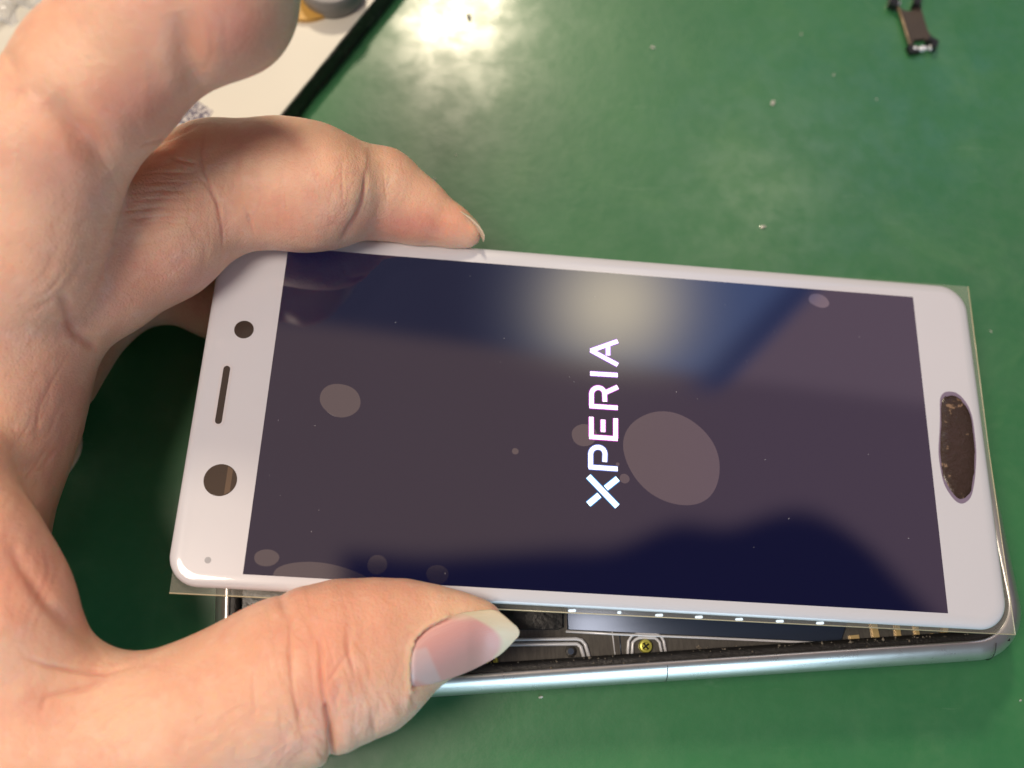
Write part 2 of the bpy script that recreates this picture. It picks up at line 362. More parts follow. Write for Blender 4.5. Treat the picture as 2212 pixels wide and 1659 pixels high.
# speckled glue crumbs along the gasket
V, Fc = [], []
def crumb(cx, cy, cz, r):
    n = len(V); k = rng.uniform(.6, 1.3, 6)*r
    V.extend([((cx+k[0])*S, cy*S, cz*S), ((cx-k[1])*S, cy*S, cz*S), (cx*S, (cy+k[2])*S, cz*S), (cx*S, (cy-k[3])*S, cz*S), ((cx+.2*r)*S, cy*S, (cz+k[4]*.8)*S)])
    Fc.extend([(n, n+2, n+4), (n+2, n+1, n+4), (n+1, n+3, n+4), (n+3, n, n+4), (n, n+3, n+1, n+2)])
for _ in range(330):
    x = rng.uniform(-45, 65)+rng.normal()*1; y = -33.4+rng.uniform(3.4, 4.8)
    if rng.random() < .25: x, y = 69.6-rng.uniform(3.5, 4.8), rng.uniform(-26, 10)
    crumb(x, y, -.5, rng.uniform(.05, .17) if rng.random() < .92 else .32)
for _ in range(60): x, y = hp(rng.uniform(1500, 1640), rng.uniform(1395, 1415)); crumb(x, y, -2.3, rng.uniform(.05, .22))
M_CRUD, t, b = material('old_glue', (.20, .17, .13), .7)
tag(meshobj('glue_crumbs', V, Fc, M_CRUD, H), kind='stuff')

# ------------------------------------------------------------------ display panel
pm = Mcam(PT, PR[:, 0], PR[:, 1], PR[:, 2])
P0 = tag(empty('display_panel', pm), 'white bezelled phone display showing a lit logo, lifted at an angle between fingers', 'phone display')
cxp, cyp, hxp, hyp = -.6, .45, 67.9, 31.1
def pr(i, r=5.0): return rrect(hxp-i, hyp-i, max(.5, r-i), 14, cxp, cyp)
loft('front_glass', [(pr(1.0), -1.25), (pr(.25), -1.1), (pr(0), -.8), (pr(.10), -.52), (pr(.4), -.27), (pr(.9), -.10), (pr(1.5), -.02), (pr(2.1), 0)], M_WGLASS, P0)
hw, hh = 56.8, 28.4
scr_o = slab('screen', [(-hw, -hh), (hw, -hh), (hw, hh), (-hw, hh)], -.02, .03, M_SCREEN, P0)
slab('rear_plate', rrect(60, 28.6, 2, 8, 0, 0), -2.1, -1.27, M_PLATE2, P0)
# openings in the white layer
def pp(u, v): return panel_xy(u, v)
x, y = pp(527, 712); slab('sensor_window', ell(x, y, 1.62, 1.62), -.02, .035, M_HOLE, P0)
x, y = pp(476, 1037); cw = slab('camera_window', ell(x, y, 2.62, 2.62), -.02, .035, M_HOLE2, P0)
M_CW, t, b = material('camera_strip', (.13, .085, .055), .2)
slab('lens_strip', [(x+.9, y-2.35), (x+1.75, y-1.8), (x+1.75, y+1.8), (x+.9, y+2.35)], .036, .042, M_CW, cw)
a, b_ = pp(490, 797), pp(472, 909)
def capsule(a, b, r, n=10):
    a, b = np.array(a), np.array(b); d = unit(b-a); th = math.atan2(d[1], d[0]); out = []
    for i in range(n+1): q = th-math.pi/2+math.pi*i/n; out.append((b[0]+r*math.cos(q), b[1]+r*math.sin(q)))
    for i in range(n+1): q = th+math.pi/2+math.pi*i/n; out.append((a[0]+r*math.cos(q), a[1]+r*math.sin(q)))
    return out
sl = slab('earpiece_slot', capsule(a, b_, .98), -.02, .03, M_RING, P0)
slab('slot_opening', capsule(a, b_, .55), .03, .045, M_HOLE, sl)
M_DOT, t, b = material('grey_dot', (.33, .34, .38), .4)
x, y = pp(449, 1210); slab('indicator_dot', ell(x, y, .5, .5), -.02, .03, M_DOT, P0)
# bubbles
def clip_poly(P, ymin):
    out = []
    for i in range(len(P)):
        a, b = P[i], P[(i+1) % len(P)]
        if a[1] >= ymin: out.append(a)
        if (a[1] >= ymin) != (b[1] >= ymin):
            k = (ymin-a[1])/(b[1]-a[1]); out.append((a[0]+k*(b[0]-a[0]), ymin))
    return out
for (u, v, rx, ry, rot) in ((735, 865, 43, 37, -.35), (1452, 988, 111, 96, -.6), (1262, 940, 27, 25, 0), (1113, 975, 7, 7, 0), (1349, 1034, 10.5, 10.5, 0), (1334, 1003, 4, 4, 0),
                        (1769, 650, 24, 17, -.3), (576, 1205, 25, 16.5, 0), (700, 1258, 100, 38, -.1), (815, 1220, 20, 19, 0), (945, 1241, 22, 19, 0)):
    x, y = pp(u, v); k = .0785
    P = ell(x, y, rx*k, ry*k, rot, 64, .022)
    P = clip_poly(P, -hh+.02)
    slab('air_bubble', P, .03, .05, M_BUB, scr_o)
V, Fc = [], []
for _ in range(26):
    x, y = rng.uniform(-55, 55), rng.uniform(-27, 27); n = len(V); r = rng.uniform(.03, .06); th = rng.uniform(0, 3); l = rng.uniform(1, 2.2)
    for (a, c_, z) in ((-l, -.6, .052), (l, -.6, .052), (l, .6, .052), (-l, .6, .052), (0, 0, .052+r)):
        V.append(((x+r*(a*math.cos(th)-c_*math.sin(th)))*S, (y+r*(a*math.sin(th)+c_*math.cos(th)))*S, z*S))
    Fc += [(n, n+1, n+4), (n+1, n+2, n+4), (n+2, n+3, n+4), (n+3, n, n+4)]
tag(meshobj('dust_specks', V, Fc, M_DUST, P0), kind='stuff')
# lit lettering
def zp(x, y): return pp((2200+x/2.073)/1.8083, (1250+y/2.073)/1.8083)
def arc(cx, cy, rx, ry, a0, a1, n=9): return [(cx+rx*math.cos(math.radians(a0+(a1-a0)*i/n)), cy+ry*math.sin(math.radians(a0+(a1-a0)*i/n))) for i in range(n+1)]
letters = [
 ('X', (.62, .86, 1.0), [[(203, 1266), (438, 1510)], [(441, 1285), (345, 1362)], [(203, 1492), (292, 1418)]]),
 ('P', (.80, .84, 1.0), [[(441, 1207), (206, 1190)], [(222, 1196), (222, 1085)]+arc(280, 1085, 58, 55, 180, 360)+[(336, 1150)]]),
 ('E', (1.0, .72, .98), [[(441, 962), (210, 946)], [(227, 946), (227, 785)], [(424, 960), (424, 797)], [(322, 908), (322, 808)]]),
 ('R', (1.0, .72, 1.0), [[(441, 712), (212, 697)], [(229, 700), (229, 600)]+arc(282, 600, 53, 52, 180, 360)+[(337, 662)], [(338, 590), (441, 543)]]),
 ('I', (.92, .72, 1.0), [[(218, 434), (441, 447)]]),
 ('A', (.86, .70, 1.0), [[(441, 172), (222, 250)], [(222, 246), (441, 364)], [(362, 205), (362, 287)]])]
for ch, colr, strokes_ in letters:
    m, t, b = material('lit_letter', (0, 0, 0), .3); t.set(b.inputs['Emission Color'], colr); b.inputs['Emission Strength'].default_value = 2.3
    m2, t, b = material('letter_fringe', (0, 0, 0), .3); t.set(b.inputs['Emission Color'], {'X': (.10, .42, 1), 'P': (.28, .36, 1), 'E': (.85, .10, .75), 'R': (.75, .12, .85)}.get(ch, (.5, .18, .95))); b.inputs['Emission Strength'].default_value = .75
    V, Fc = [], []; nb = 0
    for k, st in enumerate(strokes_):
        v, f = stroke([zp(*q) for q in st], 1.02 if not (ch == 'X') else 1.20, .05, .053+.001*k); n = len(V); V += v; Fc += [tuple(i+n for i in q) for q in f]
    nb = len(Fc)
    for k, st in enumerate(strokes_):
        v, f = stroke([zp(*q) for q in st], .74 if not (ch == 'X') else .94, .054, .06+.004*k); n = len(V); V += v; Fc += [tuple(i+n for i in q) for q in f]
    lo_ = meshobj('logo_letter', [(x*S, y*S, z*S) for x, y, z in V], Fc, m, scr_o); lo_.data.materials.append(m2)
    for i in range(nb): lo_.data.polygons[i].material_index = 1
# dark dried adhesive on the lower bezel
def ppoly(L): return [pp(u, v) for u, v in L]
sm = [(2047, 851), (2062, 852), (2076, 861), (2090, 880), (2099, 905), (2104, 940), (2107, 975), (2106, 1010), (2102, 1045), (2095, 1070), (2080, 1082), (2066, 1078), (2052, 1062), (2040, 1040), (2033, 1010), (2029, 975), (2031, 935), (2032, 900), (2032, 868), (2038, 855)]
def dens(L, n=3):
    out = []
    for i in range(len(L)):
        p0, p1, p2, p3 = [np.array(L[(i+k) % len(L)], float) for k in (-1, 0, 1, 2)]
        for j in range(n):
            s = j/n; out.append(tuple(.5*((2*p1)+(p2-p0)*s+(2*p0-5*p1+4*p2-p3)*s*s+(3*p1-p0-3*p2+p3)*s**3)))
    return out
SMP = ppoly(dens(sm)); cx_, cy_ = np.mean(SMP, 0)
def grow(P, k): return [(cx_+(x-cx_)*k, cy_+(y-cy_)*k) for x, y in P]
jag = [(x+rng.normal()*.05, y+rng.normal()*.05) for x, y in SMP]
ad = loft('dried_adhesive', [(grow(jag, .97), 0), (grow(jag, .95), .12), (grow(SMP, .86), .2), (grow(SMP, .5), .26)], M_SMUDGE, P0)
slab('stain_halo', grow(SMP, 1.045), 0, .02, M_STAIN, ad)
# clear film behind the glass
fl = [panel_xy(u, v, -1.4) for u, v in ((366, 1281), (2193, 1371), (2134, 960), (2091, 619), (480, 500))]
slab('protective_film', fl, -1.45, -1.33, M_FILM, P0)
for a, b_ in ((fl[0], fl[1]), (fl[1], fl[2]), (fl[2], fl[3])):
    tube('film_edge', [(*a, -1.39), (*b_, -1.39)], .10, M_FEDGE, P0, 6)

for m_ in D.materials:
    if m_.node_tree.nodes['Principled BSDF'].inputs['Emission Strength'].default_value > 0: m_.cycles.emission_sampling = 'NONE'

# ------------------------------------------------------------------ things on the bench
def at_table(u, v, h=0):
    x, y = table_xy(u, v, h); return x, y
# white pad
hgt = 5.5
a = np.array(at_table(812, 0, hgt)); b_ = np.array(at_table(597, 264, hgt)); d = unit(a-b_); nn = np.array([-d[1], d[0]])
p1 = a+d*60; p2 = b_-d*55
Q = [p1, p1+nn*150, p2+nn*150, p2]; cx_, cy_ = np.mean(Q, 0)
pad = tag(empty('white_pad', Matrix.Translation((cx_*S, cy_*S, 0))), 'white flat board with worn black edge lying behind the hand', 'board')
Ql = [(q[0]-cx_, q[1]-cy_) for q in Q][::-1]
c0 = np.mean(Ql, 0)
def ins(k): return [tuple(np.array(q)-unit(np.array(q)-c0)*k) for q in Ql]
def jag_ring(P, amp, n=60):
    out = []
    for i in range(4):
        a, b = np.array(P[i]), np.array(P[(i+1) % 4])
        for j in range(n): out.append(tuple(a+(b-a)*j/n+rng.normal(size=2)*amp))
    return out
loft('pad_edge', [(jag_ring(ins(0), .05), 0), (jag_ring(ins(-.2), .12), 2), (jag_ring(ins(-.1), .12), 4.2), (jag_ring(ins(.3), .08), hgt-.3), (jag_ring(ins(1.2), .02), hgt-.15)], M_PSIDE, pad)
loft('pad_top', [(jag_ring(ins(.45), .06), hgt-.28), (jag_ring(ins(.5), .05), hgt+.05)], M_WPAD, pad)
q = [np.array(at_table(u, v, hgt))-[cx_, cy_] for u, v in ((330, 235), (410, 208), (461, 240), (440, 275), (380, 330))]
o = slab('patch', [tuple(x) for x in q], 0, .02, M_SKETCH, None)
o.location = (cx_*S, cy_*S, (hgt+.06)*S); o.name = 'paper_patch'
tag(o, 'small grey mottled paper patch on the white board beside the finger', 'patch')
# grey roll on the pad
x, y = at_table(712, -52, hgt+5)
T = tag(empty('tape_roll', Matrix.Translation((x*S, y*S, (hgt+.06)*S))), 'grey round roll with amber core on the white board at the top edge', 'roll')
loft('outer_wrap', [(ell(0, 0, 6.6, 6.6, n=64), 0), (ell(0, 0, 7.0, 7.0, n=64), .5), (ell(0, 0, 7.0, 7.0, n=64), 4.6), (ell(0, 0, 6.7, 6.7, n=64), 5), (ell(0, 0, 4, 4, n=64), 5), (ell(0, 0, 4, 4, n=64), 3)], M_GREYP, T)
x2, y2 = at_table(662, 0, hgt+1)
loft('core_flange', [(ell(x2-x, y2-y+3, 8, 8, n=64), 0), (ell(x2-x, y2-y+3, 8, 8, n=64), 1.2)], M_AMBER, T)
# crumpled bag
x, y = at_table(15, 0, 3)
bm = bmesh.new(); bmesh.ops.create_icosphere(bm, subdivisions=5, radius=1)
for v in bm.verts:
    p = np.array(v.co); f = 1+.16*math.sin(7*p[0]+3*p[1])*math.cos(6*p[2]+2)+.10*math.sin(17*p[1]+9*p[0])+.07*math.sin(31*p[0]-23*p[1]+13*p[2])+.05*math.cos(51*p[1]+37*p[0])
    v.co = (p[0]*f*.016, p[1]*f*.013, max(0, p[2]*f*.006+.006))
me = D.meshes.new('plastic_bag'); bm.to_mesh(me); bm.free(); me.materials.append(M_BAG)
o = D.objects.new('plastic_bag', me); COL.objects.link(o); o.location = ((x-4)*S, (y+5)*S, 0)
tag(o, 'crumpled clear plastic bag in the top left corner beside the hand', 'plastic bag')
# brown bracket
x0, y0 = at_table(1975, 55, 2)
def bl(u, v, z=1.5): x, y = at_table(u, v, z); return (x-x0, y-y0)
K = tag(empty('metal_bracket', Matrix.Translation((x0*S, y0*S, 0))), 'small brown bracket plate with tiny silver feet at the top right corner', 'bracket')
Zb = lambda L: [bl(*((3300+a/3.687)/1.8083, (0+b/3.687)/1.8083)) for a, b in L]   # measured on an enlarged crop
slab('plate', Zb([(775, 70), (835, 110), (870, 135), (975, 135), (1010, 105), (1030, 40), (1085, 20), (1120, 130), (1170, 300), (1210, 430), (1250, 490), (1270, 560), (1310, 620), (1270, 650), (1215, 590), (1150, 535), (1080, 550), (1005, 550), (995, 600), (985, 640), (940, 630), (860, 340)])[::-1], .5, 1.15, M_BROWN, K, .12)
tube('edge_lip', [(*q, 1.2) for q in Zb([(770, 80), (860, 345), (945, 625)])], .30, M_TAN, K)
V, Fc = stroke(Zb([(700, -60), (690, 40), (760, 75)]), 1.6, .3, 2.0); meshobj('clip_arm', [(x*S, y*S, z*S) for x, y, z in V], Fc, M_TAPE, K)
V, Fc = stroke(Zb([(1060, -90), (1040, 30), (1015, 90)]), 1.3, .3, 2.3); meshobj('clip_arm', [(x*S, y*S, z*S) for x, y, z in V], Fc, M_TAPE, K)
V, Fc = stroke(Zb([(950, 640), (985, 700), (1080, 690)]), 1.5, .05, 1.2); meshobj('clip_arm', [(x*S, y*S, z*S) for x, y, z in V], Fc, M_TAPE, K)
V, Fc = stroke(Zb([(1200, 560), (1300, 620), (1270, 690)]), 1.1, .05, 2.1); meshobj('clip_arm', [(x*S, y*S, z*S) for x, y, z in V], Fc, M_TAPE, K)
for (a, c_, rx, ry) in ((730, 25, 1.4, .8), (1135, 680, 1.1, .55), (1025, 675, .55, .4), (1250, 665, .4, .6)):
    q = Zb([(a, c_)])[0]; slab('silver_foot', ell(q[0], q[1], rx, ry, .1, 20, .05), .6, 1.4, M_CHROME, K, .25)
# glass chips on the mat
chips = [(1410, 103, .75, 'pale elongated glass chip on the mat above the screen glow'), (1669, 223, 1.0, 'large dusty crumb on the mat at mid height of the open green area'), (1648, 491, .85, 'narrow glass chip on the mat just above the display edge'),
         (1731, 74, .4, 'tiny bright chip on the mat left of the brown bracket'), (1801, 162, .45, 'small chip on the mat below and left of the brown bracket'), (1893, 215, .35, 'tiny chip on the mat straight below the brown bracket'), (1013, 38, 1.2, 'dark crumb lying in the lamp glare on the mat'),
         (940, 388, .5, 'small chip on the mat beside the fingertip on the display edge'), (2140, 716, .35, 'tiny chip on the mat right of the display corner'), (1168, 1506, .55, 'small white chip on the mat below the silver housing edge'), (2204, 1513, .35, 'tiny chip on the mat at the lower right edge'), (985, 335, .3, 'faint crumb on the mat above the fingertip')]
for i, (u, v, r, lab) in enumerate(chips):
    x, y = at_table(u, v); bm = bmesh.new(); bmesh.ops.create_icosphere(bm, subdivisions=2, radius=1)
    th = rng.uniform(0, 3)
    for vv in bm.verts:
        p = vv.co; f = rng.uniform(.75, 1.15); q = (p.x*f*r*.75, p.y*f*r*.42, max(0, (p.z*.5+.45)*f*r*.5))
        vv.co = ((q[0]*math.cos(th)-q[1]*math.sin(th))*S, (q[0]*math.sin(th)+q[1]*math.cos(th))*S, q[2]*S)
    me = D.meshes.new('glass_chip'); bm.to_mesh(me); bm.free(); me.materials.append(M_TAPE if u == 1013 else M_CHIP)
    o = D.objects.new('glass_chip', me); COL.objects.link(o); o.location = (x*S, y*S, 0); tag(o, lab, 'chip', 'chips and crumbs scattered on the mat')
# red tab behind the panel
x, y = at_table(458, 572, 6)

# ------------------------------------------------------------------ the hand: one continuous surface from a signed distance field
def N(u, v, dep, r): d = ray(u, v)*dep; return (d[0], d[1], d[2], r*dep/F)
f1 = [N(45, 560, 137, 165), N(60, 430, 136, 170), N(100, 315, 133.5, 166), N(222, 163, 131, 164), N(330, 50, 128, 160), N(470, -15, 126, 163), N(485, -140, 123, 160), N(430, -290, 125, 150), N(380, -380, 128, 130)]
f2 = [N(70, 650, 146, 150), N(200, 590, 150, 142), N(330, 500, 154, 150), N(470, 403, 158, 136), N(600, 396, 158, 128), N(680, 405, 158, 126), N(725, 414, 160, 115)]
f2b = [N(740, 408, 162, 106), N(820, 420, 164, 97), N(900, 455, 165, 72), N(970, 485, 165.5, 45), N(1008, 502, 165.5, 33)]
f3 = [N(105, 800, 162, 110), N(220, 668, 170, 78), N(340, 610, 173, 78), N(480, 635, 175, 92), N(560, 660, 175, 82)]
f4 = [N(50, 870, 165, 130), N(66, 950, 170, 90), N(18, 1080, 170, 80), N(5, 1200, 168, 88)]
palm = [N(-30, 560, 142, 190), N(-18, 720, 146, 190), N(-40, 900, 146, 170), N(-80, 1060, 140, 140)]
palm2 = [N(-170, 640, 148, 220), N(-190, 900, 150, 220), N(-180, 1180, 143, 220), N(-200, 1450, 132, 230), N(-330, 1750, 130, 270), N(-560, 2150, 130, 280)]
web = [N(-90, 1010, 131, 100), N(-48, 1190, 129, 118), N(0, 1335, 129, 138), N(80, 1482, 131, 128), N(180, 1545, 133, 118), N(228, 1560, 133, 118)]
thumb = [N(-120, 1650, 132, 260), N(80, 1655, 131, 200), N(250, 1628, 132, 178), N(400, 1580, 134, 176), N(545, 1512, 137, 173), N(625, 1470, 138.5, 172), N(690, 1446, 139.5, 166)]
thumb2 = [N(700, 1438, 140, 166), N(755, 1424, 140.5, 164), N(795, 1413, 141, 150), N(850, 1385, 141, 118), N(890, 1371, 141.5, 100), N(965, 1361, 141.5, 80), N(1018, 1350, 141.5, 50), N(1048, 1343, 141.5, 28)]
GS = .52
allp = np.array(f1+f2+f2b+f3+f4+palm+palm2+web+thumb+thumb2)
lo = (allp[:, :3]-allp[:, 3:]).min(0)-3; hi = (allp[:, :3]+allp[:, 3:]).max(0)+3
lo[0] = max(lo[0], -125); lo[1] = max(lo[1], -118)
lo -= 0; nx, ny, nz = [int(math.ceil((hi[i]-lo[i])/GS)) for i in range(3)]
ax = [(lo[i]+np.arange(n)*GS).astype(np.float32) for i, n in enumerate((nx, ny, nz))]
FAR = np.float32(9.0)
def newg(): return np.full((nx, ny, nz), FAR, np.float32)
def smin(a, b, k):
    h = np.maximum(k-np.abs(a-b), 0)/k; return np.minimum(a, b)-h*h*k*.25
def chain(nodes, k=2.0):
    g = newg()
    for a, b in zip(nodes[:-1], nodes[1:]):
        a = np.array(a); b = np.array(b); m = FAR
        l = np.minimum(a[:3]-a[3], b[:3]-b[3])-m; h_ = np.maximum(a[:3]+a[3], b[:3]+b[3])+m
        i0 = np.clip(((l-lo)/GS).astype(int), 0, [nx, ny, nz]); i1 = np.clip(((h_-lo)/GS).astype(int)+1, 0, [nx, ny, nz])
        if (i1 <= i0).any(): continue
        sl = tuple(slice(p, q) for p, q in zip(i0, i1))
        Xg = ax[0][sl[0]][:, None, None]-a[0]; Yg = ax[1][sl[1]][None, :, None]-a[1]; Zg = ax[2][sl[2]][None, None, :]-a[2]
        d = (b-a)[:3]; dd = float(d@d)
        h = np.clip((Xg*d[0]+Yg*d[1]+Zg*d[2])/dd, 0, 1).astype(np.float32)
        s = np.sqrt((Xg-h*d[0])**2+(Yg-h*d[1])**2+(Zg-h*d[2])**2)-(a[3]+h*(b[3]-a[3]))
        g[sl] = smin(g[sl], s.astype(np.float32), k)
    return g
gp = smin(chain(palm, 5), chain(palm2, 6), 9)
gw = chain(web, 5)
g2 = smin(chain(f2, 3), chain(f2b, 2), 1.2)
tot = smin(smin(chain(f1, 3), gp, 5), smin(g2, gp, 5), .9)
tot = smin(tot, smin(chain(f3, 3), gp, 4), .8)
tot = smin(tot, smin(chain(f4, 3), gp, 4), .8)
gt = smin(chain(thumb, 3), chain(thumb2, 3), 1.6)
gt = smin(smin(gt, gp, 5), gw, 4); tot = smin(tot, gt, 3)
del gp, gw, g2, gt
tot = np.clip(tot, -4, 4)
# soft lumps of flesh so that nothing is a perfect tube
Pn = [np.sin(ax[i]*w+p) for i, w, p in ((0, .23, 1.), (1, .27, 2.), (2, .25, .4))]
tot += (.22*(Pn[0][:, None, None]*Pn[1][None, :, None]+Pn[1][None, :, None]*Pn[2][None, None, :])).astype(np.float32)
import openvdb
tot[:3, :, :] = 4; tot[:, :3, :] = 4
grid = openvdb.FloatGrid(4.0); grid.copyFromArray(tot.astype(np.float32)); grid.gridClass = openvdb.GridClass.LEVEL_SET
pts, quads = grid.convertToQuads(0.0)
del tot
pts = pts*GS+lo
me = D.meshes.new('hand')
me.from_pydata((pts*S).tolist(), [], quads.tolist()); me.update()
tmp = D.objects.new('tmp_hand', me); COL.objects.link(tmp)
s_ = tmp.modifiers.new('sm', 'SMOOTH'); s_.iterations = 3; s_.factor = .5
s_ = tmp.modifiers.new('ss', 'SUBSURF'); s_.levels = 1; s_.render_levels = 1
dg = bpy.context.evaluated_depsgraph_get(); me2 = D.meshes.new_from_object(tmp.evaluated_get(dg)); D.objects.remove(tmp); D.meshes.remove(me)
me = me2; me.name = 'hand'
n = len(me.vertices); co = np.empty(n*3, np.float32); me.vertices.foreach_get('co', co); co = co.reshape(-1, 3).astype(np.float64)/S
nr = np.empty(n*3, np.float32); me.vertex_normals.foreach_get('vector', nr); nr = nr.reshape(-1, 3).astype(np.float64)
vol = np.einsum('ij,ij->i', nr, co-co.mean(0)).mean()
if vol < 0: nr = -nr; me.flip_normals()
up_, vp_ = CX+F*co[:, 0]/-co[:, 2], CY-F*co[:, 1]/-co[:, 2]; dep = -co[:, 2]
facing = np.einsum('ij,ij->i', nr, -co/np.linalg.norm(co, axis=1)[:, None])
fm = np.clip(facing*3+.35, 0, 1)
def segdist(P):
    best = np.full(n, 1e9); tt = np.zeros(n); tot_ = 0; P = np.array(P, float)
    ls = np.linalg.norm(np.diff(P, axis=0), axis=1); Lt = ls.sum(); acc = 0
    m = (up_ > P[:, 0].min()-60) & (up_ < P[:, 0].max()+60) & (vp_ > P[:, 1].min()-60) & (vp_ < P[:, 1].max()+60)
    idx = np.nonzero(m)[0]; bu, bv = up_[idx], vp_[idx]; bb = np.full(len(idx), 1e9); bt = np.zeros(len(idx)); sg = np.zeros(len(idx))
    for a, b, l in zip(P[:-1], P[1:], ls):
        d = b-a; h = np.clip(((bu-a[0])*d[0]+(bv-a[1])*d[1])/(d@d), 0, 1)
        q = np.hypot(bu-a[0]-h*d[0], bv-a[1]-h*d[1]); w = q < bb
        sg[w] = np.sign((bu-a[0])*d[1]-(bv-a[1])*d[0])[w]; bb[w] = q[w]; bt[w] = (acc+h[w]*l)/Lt; acc += l
    SG[0] = sg
    return idx, bb, bt
SG = [None]
disp = np.zeros(n); red = np.zeros(n); pale = np.zeros(n)
def crease(P, depth, width, dr=(0, 1e9), rd=.5, taper=True, lip=.10, side=0, sw=40):
    depth *= .62; width *= (.62 if width < 10 else .8)
    idx, q, tt = segdist(P); sg = SG[0]
    k = fm[idx]*((dep[idx] > dr[0]) & (dep[idx] < dr[1]))
    if taper: k = k*np.sin(np.clip(tt, .02, .98)*math.pi)**.6
    disp[idx] -= k*depth*np.exp(-(q/width)**2)
    if side: disp[idx] += k*abs(side)*np.where(sg*side > 0, np.exp(-(q/sw)**2)*(1-np.exp(-(q/(width*1.6))**2)), 0)
    disp[idx] += k*depth*lip*np.exp(-((q-width*2.0)/(width*1.1))**2)
    red[idx] += k*rd*.45*np.exp(-(q/(width*1.1))**2)
    disp[idx] -= k*depth*.28*np.exp(-(q/(width*3.6))**2)
def blob(u, v, ru, rv, amt, arr, dr=(0, 1e9), rot=0):
    c_, s_ = math.cos(rot), math.sin(rot); a = (up_-u)*c_+(vp_-v)*s_; b = -(up_-u)*s_+(vp_-v)*c_
    arr += amt*np.exp(-(a/ru)**2-(b/rv)**2)*fm*((dep > dr[0]) & (dep < dr[1]))
# zoomed-crop coordinates -> reference grid
z1 = lambda L: [(a/1.8434/1.8083, b/1.8434/1.8083) for a, b in L]                         # crop 0,0
z5 = lambda L: [((900+a/1.8434)/1.8083, (2100+b/1.8434)/1.8083) for a, b in L]            # thumb crop
z7 = lambda L: [((1000+a/2.212)/1.8083, (400+b/2.212)/1.8083) for a, b in L]              # middle finger crop
z4 = lambda L: [((a/1.8434)/1.8083, (2100+b/1.8434)/1.8083) for a, b in L]                # web crop
# folds: ridged noise stretched across each joint, pressed into the flesh
def vn(x, y, sd):
    xi, yi = np.floor(x).astype(np.int64), np.floor(y).astype(np.int64); fx, fy = x-xi, y-yi
    fx = fx*fx*(3-2*fx); fy = fy*fy*(3-2*fy)
    def hsh(a, b): q = np.sin(a*127.1+b*311.7+sd*74.7)*43758.5453; return q-np.floor(q)
    return (hsh(xi, yi)*(1-fx)+hsh(xi+1, yi)*fx)*(1-fy)+(hsh(xi, yi+1)*(1-fx)+hsh(xi+1, yi+1)*fx)*fy
def folds(u, v, ru, rv, ang, cs, ct, amp, dr, sd, rd=.25, sharp=5, rot=None):
    a = math.radians(ang); k = dep/F
    x, y = (up_-u)*k, (vp_-v)*k; s = x*math.cos(a)+y*math.sin(a); t_ = -x*math.sin(a)+y*math.cos(a)
    a2 = a if rot is None else math.radians(rot); e1 = ((up_-u)*math.cos(a2)+(vp_-v)*math.sin(a2))/ru; e2 = (-(up_-u)*math.sin(a2)+(vp_-v)*math.cos(a2))/rv
    w = np.exp(-(e1*e1)-(e2*e2))*fm*((dep > dr[0]) & (dep < dr[1])); m = np.nonzero(w > .02)[0]
    s, t_, w = s[m], t_[m], w[m]
    wp = (vn(s*.22+3, t_*.22, sd+1)-.5)*2.4
    tot_ = 0
    for i, (f, g) in enumerate(((1, 1), (1.9, .55), (3.4, .3))):
        q = vn((s+wp)/cs*f, t_/ct*f, sd+i*7); r_ = (1-np.abs(2*q-1))**sharp; tot_ = tot_+r_*g
    disp[m] -= amp*(.50 if dr[1] in (148, 180.5, 190) or v < 1000 and u < 250 else .62)*w*(tot_-.45); red[m] += rd*w*np.clip(tot_-.5, 0, 1)
TD = (100, 155); MD = (130, 180)
folds(705, 1490, 130, 190, -16, 3.0, 15, .46, TD, 3, .35)
folds(540, 1600, 220, 110, 62, 1.7, 6, .30, TD, 11, .15, 4, 0)
folds(830, 1440, 110, 120, -30, 1.8, 7, .13, TD, 17, .12)
folds(560, 1420, 200, 90, -70, 1.6, 5, .07, TD, 19, .1)
folds(180, 1530, 190, 110, 60, 2.4, 7, .20, TD, 23, .2, 4, 0)
folds(60, 1250, 120, 200, 20, 3.0, 10, .18, TD, 29, .2)
folds(470, 420, 75, 150, 8, 2.4, 11, .26, MD, 31, .35)
folds(760, 440, 70, 110, 12, 2.2, 9, .20, MD, 37, .25)
folds(340, 460, 130, 110, 84, 1.5, 10, .16, MD, 41, .25)
folds(620, 430, 120, 110, 0, 2.0, 8, .07, MD, 43, .15)
folds(900, 460, 120, 60, 30, 1.2, 4, .05, MD, 47, .1)
folds(150, 640, 140, 130, 40, 3.4, 12, .30, (110, 180), 53, .25)
folds(110, 880, 110, 170, 30, 3.0, 12, .28, (110, 190), 59, .2)
folds(430, 120, 60, 120, 20, 3.4, 14, .40, (90, 148), 61, .35)
folds(200, 300, 80, 130, -40, 3.4, 14, .40, (90, 148), 67, .35)
folds(60, 120, 120, 120, -40, 3.0, 10, .20, (90, 148), 71, .2)
